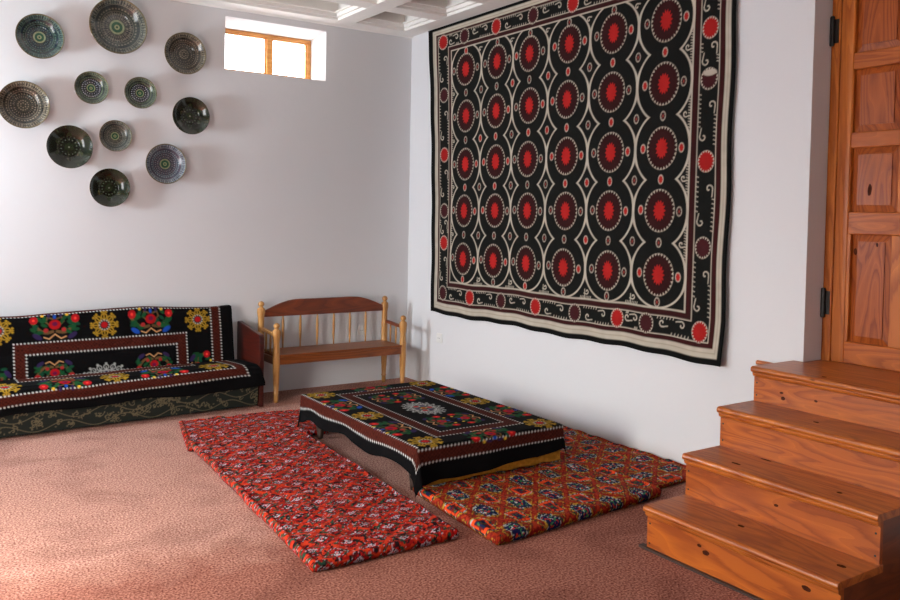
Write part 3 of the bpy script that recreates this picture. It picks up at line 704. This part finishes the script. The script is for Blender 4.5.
def orange_ikat(U, V, seed=1):
    pu, pv = .250, .215; Uj = U+.007*(vnoise(U, V, .02, seed)-.5); Vj = V+.007*(vnoise(U, V, .02, seed+1)-.5)
    def cell(ou, ov):
        return ((Uj+ou)/pu) % 1*2-1, ((Vj+ov)/pv) % 1*2-1
    p1, q1 = cell(0, 0); p2, q2 = cell(pu/2, pv/2)
    d1 = np.abs(p1)+np.abs(q1); d2 = np.abs(p2)+np.abs(q2); s = d1 < d2
    p = np.where(s, p1, p2); q = np.where(s, q1, q2); d = np.minimum(d1, d2)
    alt = s
    A = np.empty(U.shape+(3,)); A[:] = lin(112, 20, 12)
    def put(m, c): A[m] = lin(c)
    n1 = vnoise(U, V, .008, seed+2); n2 = vnoise(U, V, .012, seed+3); n3 = vnoise(U, V, .010, seed+4)
    put(n1 > .62, (130, 30, 14)); put(n2 > .80, (34, 50, 36))
    put((d > .90) & (n1 > .4), (150, 42, 17)); put((d > .74) & (d < .82) & (n1 > .42), (156, 118, 34))
    put((d > .66) & (d < .72) & (n2 > .5), (38, 62, 40))
    bxx = np.maximum(np.abs(p)*1.05, np.abs(q)*1.45)
    put((bxx < .62) & (d < .8), (34, 40, 46)); put((bxx > .46) & (bxx < .62) & (n1 > .62) & (d < .82), (150, 156, 154))
    put((bxx < .46) & alt, (16, 18, 64)); put((bxx < .46) & ~alt, (96, 20, 16))
    put((bxx > .33) & (bxx < .5) & ~alt & (n3 > .25), (204, 66, 22)); put((bxx < .30) & ~alt & (n2 > .5), (20, 30, 60))
    put((bxx < .36) & alt & (n3 > .62), (180, 48, 18)); put((bxx < .4) & alt & (n1 > .74), (50, 120, 70)); put((bxx < .42) & alt & (n2 > .80), (176, 180, 180))
    put((bxx < .26) & ~alt & (n1 > .75), (40, 110, 60)); put((bxx > .56) & (bxx < .70) & (n3 > .62), (164, 126, 36))
    return A
def quilt(name, quad, h, fn, seed, label, res=.005, z0=0, puff=.006):
    # quad: near-left, near-right, far-right, far-left; the cloth wraps the rounded rim down to the floor
    A, B, D, E_ = [np.array(q, float) for q in quad]
    w_ = np.linalg.norm(B-A); l_ = np.linalg.norm(E_-A); e = h+.004
    u = np.linspace(-w_/2-e, w_/2+e, int((w_+2*e)/res)); v = np.linspace(-l_/2-e, l_/2+e, int((l_+2*e)/res))
    U, V = np.meshgrid(u, v, indexing='ij'); hx, hy = w_/2-.012, l_/2-.012; rr = .018
    ox = np.sign(U)*np.clip(np.abs(U)-hx, 0, None); oy = np.sign(V)*np.clip(np.abs(V)-hy, 0, None); d = np.hypot(ox, oy)
    ex = np.where(d > 0, ox/np.maximum(d, 1e-9), 0); ey = np.where(d > 0, oy/np.maximum(d, 1e-9), 0)
    th = np.clip(d/rr, 0, math.pi/2); dn = rr*(1-np.cos(th))+np.clip(d-rr*math.pi/2, 0, None); bulge = .008*np.sin(np.clip(dn/h, 0, 1)*math.pi)
    out = rr*np.sin(th)+bulge-.010*np.clip(dn/h-.5, 0, 1)
    X = np.clip(U, -hx, hx)+ex*out; Y = np.clip(V, -hy, hy)+ey*out
    ins = np.clip(np.minimum(hx-np.abs(U), hy-np.abs(V))/.12, 0, 1)
    Z = np.maximum(h-dn, .002)
    Z = Z+(d < .02)*(puff*(vnoise(U+7, V+7, .10, seed)-.5)*2+puff*.6*(vnoise(U+7, V+7, .04, seed+5)-.5)*2)-(1-ins)*.006*(d <= 0)
    S = X/w_+.5+.012*(vnoise(U+7, V+7, .25, seed+9)-.5)/w_; T = Y/l_+.5+.014*(vnoise(U+5, V+5, .2, seed+3)-.5)/l_
    P2 = (A*(1-S)[..., None]+B*S[..., None])*(1-T)[..., None]+(E_*(1-S)[..., None]+D*S[..., None])*T[..., None]
    o = grid(name, np.stack([P2[..., 0], P2[..., 1], np.maximum(Z, .002)+z0], -1), fn(U+7, V+7, seed), M['ikat'])
    tag(o, label, 'floor quilt', group='floor quilts around the low table'); return o
quilt('floor_quilt', [(-2.335, -1.36), (-1.44, -1.40), (-1.36, -.80), (-2.20, -.70)], .036, lambda U, V, s: red_ikat(U, V, s), 11, 'red ikat floor quilt nearest the sofa, its front edge tucked under a longer one')
quilt('floor_quilt', [(-2.402, -3.30), (-1.705, -3.31), (-1.600, -1.22), (-2.295, -1.22)], .046, lambda U, V, s: red_ikat(U, V, s), 21, 'long bright red ikat floor quilt left of the low table', z0=.0, puff=.007)
quilt('floor_quilt', [(-.52, -3.315), (-.015, -3.30), (-.03, -1.30), (-.54, -1.30)], .042, lambda U, V, s: orange_ikat(U, V, s), 31, 'orange and navy ikat floor quilt lying along the right wall', puff=.006)
quilt('floor_quilt', [(-1.60, -3.47), (-.475, -3.40), (-.475, -2.66), (-1.56, -2.70)], .050, lambda U, V, s: orange_ikat(V, U, s), 41, 'orange and navy ikat floor quilt in front of the low table', puff=.006)

# ------------------------------------------------------------------ sofa
SO = (-1.515, -.02, 0); SR = math.radians(2.6)
sf = empty('sofa', SO, SR, label='low sofa with dark green vine brocade base and dark red wooden arm panel', cat='sofa')
Ls = 2.30
# base with brocade front
obj('base', BX(-Ls, -.062, -.41, -.03, .03, .205), M['cushion'], sf, bevel=.01)
cv = Cv(-Ls, -.062, .012, .235, .004, (24, 30, 26))
rr = random.Random(4); VC = (104, 96, 72)
for row in range(3):
    y0 = .05+.07*row
    pts = [(x, y0+.028*math.sin(x*17+row*2)) for x in np.arange(-Ls, 0, .015)]
    cv.line(pts, .0045, VC)
for i in range(190):
    x = rr.uniform(-Ls, -.06); y = rr.uniform(.03, .22)
    cv.curl(x, y, rr.uniform(.010, .018), rr.uniform(0, 6), rr.choice((-1, 1)), .004, VC, 1.2)
    for k in range(3): cv.ell(x+rr.uniform(-.025, .025), y+rr.uniform(-.02, .02), .006, .004, VC, rot=rr.uniform(0, 3))
U, V = np.meshgrid(cv.u, cv.v, indexing='ij')
grid('base_front', np.stack([U, -.415-.012*np.sin((V-.012)/.223*math.pi), V], -1), cv.a, M['brocade'], sf, solid=.004)
obj('seat_cushion', BX(-Ls+.02, -.075, -.42, -.10, .205, .305), M['cushion'], sf, bevel=.03)
b = bmesh.new(); prism(b, [(-.115, .30), (-.135, .33), (-.075, .70), (-.05, .722), (-.03, .715), (-.018, .68), (-.012, .20), (-.10, .20)], 0, -Ls+.02, -.13)
obj('backrest', b, M['cushion'], sf, bevel=.012)
b = bmesh.new(); lathe(b, [(.006, -Ls+.02), (.009, -Ls+.03), (.009, -.085), (.006, -.075)], 10, -.425, .212, axis='x'); obj('piping', b, M['redfab'], sf, smooth=True)
for x0 in (-.058, -Ls-.036):
    b = bmesh.new(); prism(b, [(-.440, 0.0), (-.440, .520), (-.425, .540), (-.02, .60), (0, .595), (0, 0)], 0, x0, x0+.036)
    obj('arm_panel', b, M['maroon'], sf, bevel=.005)
# embroidered cover: u = along sofa, path from the top back, over the seat, down the front
ext = (.66, .665, .94, .935)
cv = velvet(.487, .765, ext, .0055, .665, .575, .50)
cr = empty('sofa_cover', SO, SR)
bpy.data.objects.remove(cr)
uu = cv.v                      # long direction -> along sofa
tt = -cv.u                     # cross direction; b<0 is the back
b_all = cv.u                   # from -.66 (back) to .665 (front)
# keep rows that are visible: back part up to b=-.02, then jump to .15 (tucked in the crease)
prof = [(.0, -.001, .60), (.10, -.010, .69), (.135, -.035, .735), (.175, -.078, .728), (.60, -.152, .318), (.615, -.155, .306), (.63, -.165, .318), (.66, -.190, .325), (.90, -.41, .318), (.95, -.448, .300), (.99, -.462, .262), (1.10, -.470, .160), (1.3, -.472, .150)]
def path(s):
    a = np.array(prof); return np.interp(s, a[:, 0], a[:, 1]), np.interp(s, a[:, 0], a[:, 2])
# b -> path length: b=-.66 at s=0 ... b=-.05 at s=.605 ; b=.17 at s=.605 ... b=.665 at s=1.11
bb = cv.u; keep = (bb <= -.055) | (bb >= .165)
idx = np.where(keep)[0]; bk = bb[idx]
s_ = np.where(bk < 0, (bk+.66), .605+(bk-.165)*(.505/.5))
col = cv.a[idx][:, :, :]      # (path, along)
Sg, A_ = np.meshgrid(s_, uu, indexing='ij'); Sg = np.where(Sg > .606, Sg+.055*np.clip((Sg-.606)/.2, 0, 1)*np.clip(.5-A_/1.8, 0, 1), Sg); Yg, Zg = path(Sg)
XC = -1.075
wv = vnoise(A_+5, Sg+3, .16, 4)-.5
hemk = np.clip((Sg-.97)/.14, 0, 1); topk = np.exp(-((Sg-.15)/.06)**2)
Yg = Yg-.014*np.abs(wv)*(Sg > .2)-.014*hemk*(1+np.sin(A_*16+1))*.5; Zg = Zg+.014*wv*topk+.012*np.sin(A_*4.2+1)*topk+.010*wv*(Sg > .62)+.008*hemk*np.sin(A_*9)
Xg = A_+XC+.11*np.clip((Sg-.62)/.45, 0, 1)*np.clip((A_-.4)/.5, 0, 1)
rot = Matrix.Rotation(SR, 3, 'Z'); R = np.array(rot)
P = np.stack([Xg, Yg-.006, Zg+.006], -1)@R.T+np.array(SO)
o = grid('sofa_cover', P, col, M['velvet'], solid=.002)
tag(o, 'black embroidered velvet throw spread over the back and seat of the sofa', 'throw')

# ------------------------------------------------------------------ plates
def plate(x, z, r, style, label):
    nr, nt = 60, 150
    k = np.linspace(0, 1, nr); th = np.linspace(0, 2*math.pi, nt, endpoint=False); K, TH = np.meshgrid(k, th, indexing='ij')
    pal = dict(green=((28, 46, 42), (78, 98, 88), (24, 34, 52)), grey=((50, 56, 50), (108, 106, 94), (38, 42, 46)), brown=((56, 54, 46), (118, 108, 92), (36, 34, 30)),
               dark=((20, 28, 18), (40, 48, 28), (12, 16, 12)), blue=((52, 64, 78), (128, 136, 140), (70, 54, 66)), small=((54, 66, 50), (98, 108, 86), (22, 28, 46)))[style]
    A = np.empty(K.shape+(3,)); A[:] = lin(pal[0])
    def put(m, c): A[m] = lin(c)
    n = vnoise(K*9+3, TH*3, .5, int(r*1000))
    def ringb(a, b_, c): put((K > a) & (K < b_), c)
    def rays(a, b_, nn, c, duty=.5, ph=0): put((K > a) & (K < b_) & (((TH/(2*math.pi)*nn+ph) % 1) < duty), c)
    def dotring(a, w_, nn, c): put((np.hypot((K-a)/w_, (((TH/(2*math.pi)*nn) % 1)-.5)*2*math.pi*a/nn/w_) < 1), c)
    if style == 'dark':
        put(((np.abs(np.sin(TH*3))*.55+.15) > K) & (K < .7), pal[1]); rays(.2, .5, 24, pal[2]); ringb(.80, .83, pal[1]); dotring(.9, .04, 30, pal[1]); dotring(.35, .03, 14, (96, 104, 92)); dotring(0.5, .03, 20, (60, 66, 54))
        ringb(0, .05, (120, 124, 110))
    else:
        rays(.30, .56, 28, pal[2], .5); rays(.33, .40, 28, pal[1], .3, .4); ringb(.56, .585, pal[1]); dotring(.66, .03, 36, pal[1]); rays(.70, .78, 48, pal[2], .5); ringb(.79, .81, pal[1])
        rays(.82, .95, 60, pal[1], .4); dotring(.88, .025, 50, pal[2]); dotring(.48, .025, 28, pal[1])
        ringb(.2, .26, (132, 142, 108)); ringb(0, .20, (34, 78, 54)); ringb(.05, .09, (140, 150, 110))
        if style == 'small': ringb(.26, .60, pal[2]); dotring(.36, .03, 16, (176, 180, 178)); dotring(.52, .03, 26, (176, 180, 178)); dotring(.45, .022, 22, (112, 124, 130))
        if style == 'brown': ringb(0, .28, pal[0]); dotring(.1, .03, 6, pal[1]); dotring(.2, .03, 14, pal[1]); ringb(.29, .32, pal[2])
        if style == 'grey': rays(.28, .55, 40, pal[1], .3); ringb(.40, .42, pal[2]); ringb(.48, .50, pal[1])
    ringb(.965, 1.01, (96, 84, 60) if style != 'dark' else (44, 40, 24))
    A *= (.8+.4*n)[..., None]
    dep = r*.30; y = np.where(K < .45, 0, dep*(np.clip((K-.45)/.55, 0, 1))**1.6)  # height above the base
    front = np.stack([K*r*np.cos(TH), -(y+.012), K*r*np.sin(TH)], -1)
    kb = np.linspace(1, 0, 16); KB, TB = np.meshgrid(kb, th, indexing='ij')
    yb = np.where(KB < .45, 0, dep*(np.clip((KB-.45)/.55, 0, 1))**1.6); back = np.stack([KB*r*1.0*np.cos(TB), -(yb+.002), KB*r*np.sin(TB)], -1)
    rim = np.stack([1.012*r*np.cos(TH[:1]), -(np.full((1, nt), dep)+.008), 1.012*r*np.sin(TH[:1])], -1)
    P = np.concatenate([front, rim, back]); Cc = np.concatenate([A, np.full((1, nt, 3), lin(110, 92, 60)), np.full((16, nt, 3), lin(120, 72, 50))])
    o = grid('plate', P, Cc, M['glaze'], wrapv=True); o.location = (x, -.004, z)
    tag(o, label, 'plate', group='ceramic plates on the back wall'); return o
plate(-2.979, 2.624, .150, 'green', 'blue-green glazed plate with dark rayed centre, top left of the wall cluster')
plate(-2.476, 2.763, .195, 'grey', 'largest plate, grey-green with fine rings, topmost of the cluster')
plate(-1.999, 2.630, .153, 'brown', 'brown-grey patterned plate nearest the small high window')
plate(-3.078, 2.152, .158, 'brown', 'large grey-brown ringed plate at the far left of the cluster')
plate(-2.649, 2.311, .113, 'small', 'small plate with white-dotted navy well, directly under the largest plate')
plate(-2.316, 2.308, .113, 'small', 'small navy-centred plate in the cluster, lower left of the plate nearest the window')
plate(-1.952, 2.171, .138, 'dark', 'plain near-black green plate at the right end of the cluster')
plate(-2.487, 1.984, .111, 'grey', 'small shiny ringed plate in the middle between two black-green plates')
plate(-2.791, 1.886, .148, 'dark', 'large black-green plate with star pattern, lower left of the cluster')
plate(-2.134, 1.801, .147, 'blue', 'grey-blue rayed plate at the lower right of the cluster')
plate(-2.526, 1.611, .136, 'dark', 'black-green plate with speckled centre, lowest of the cluster')
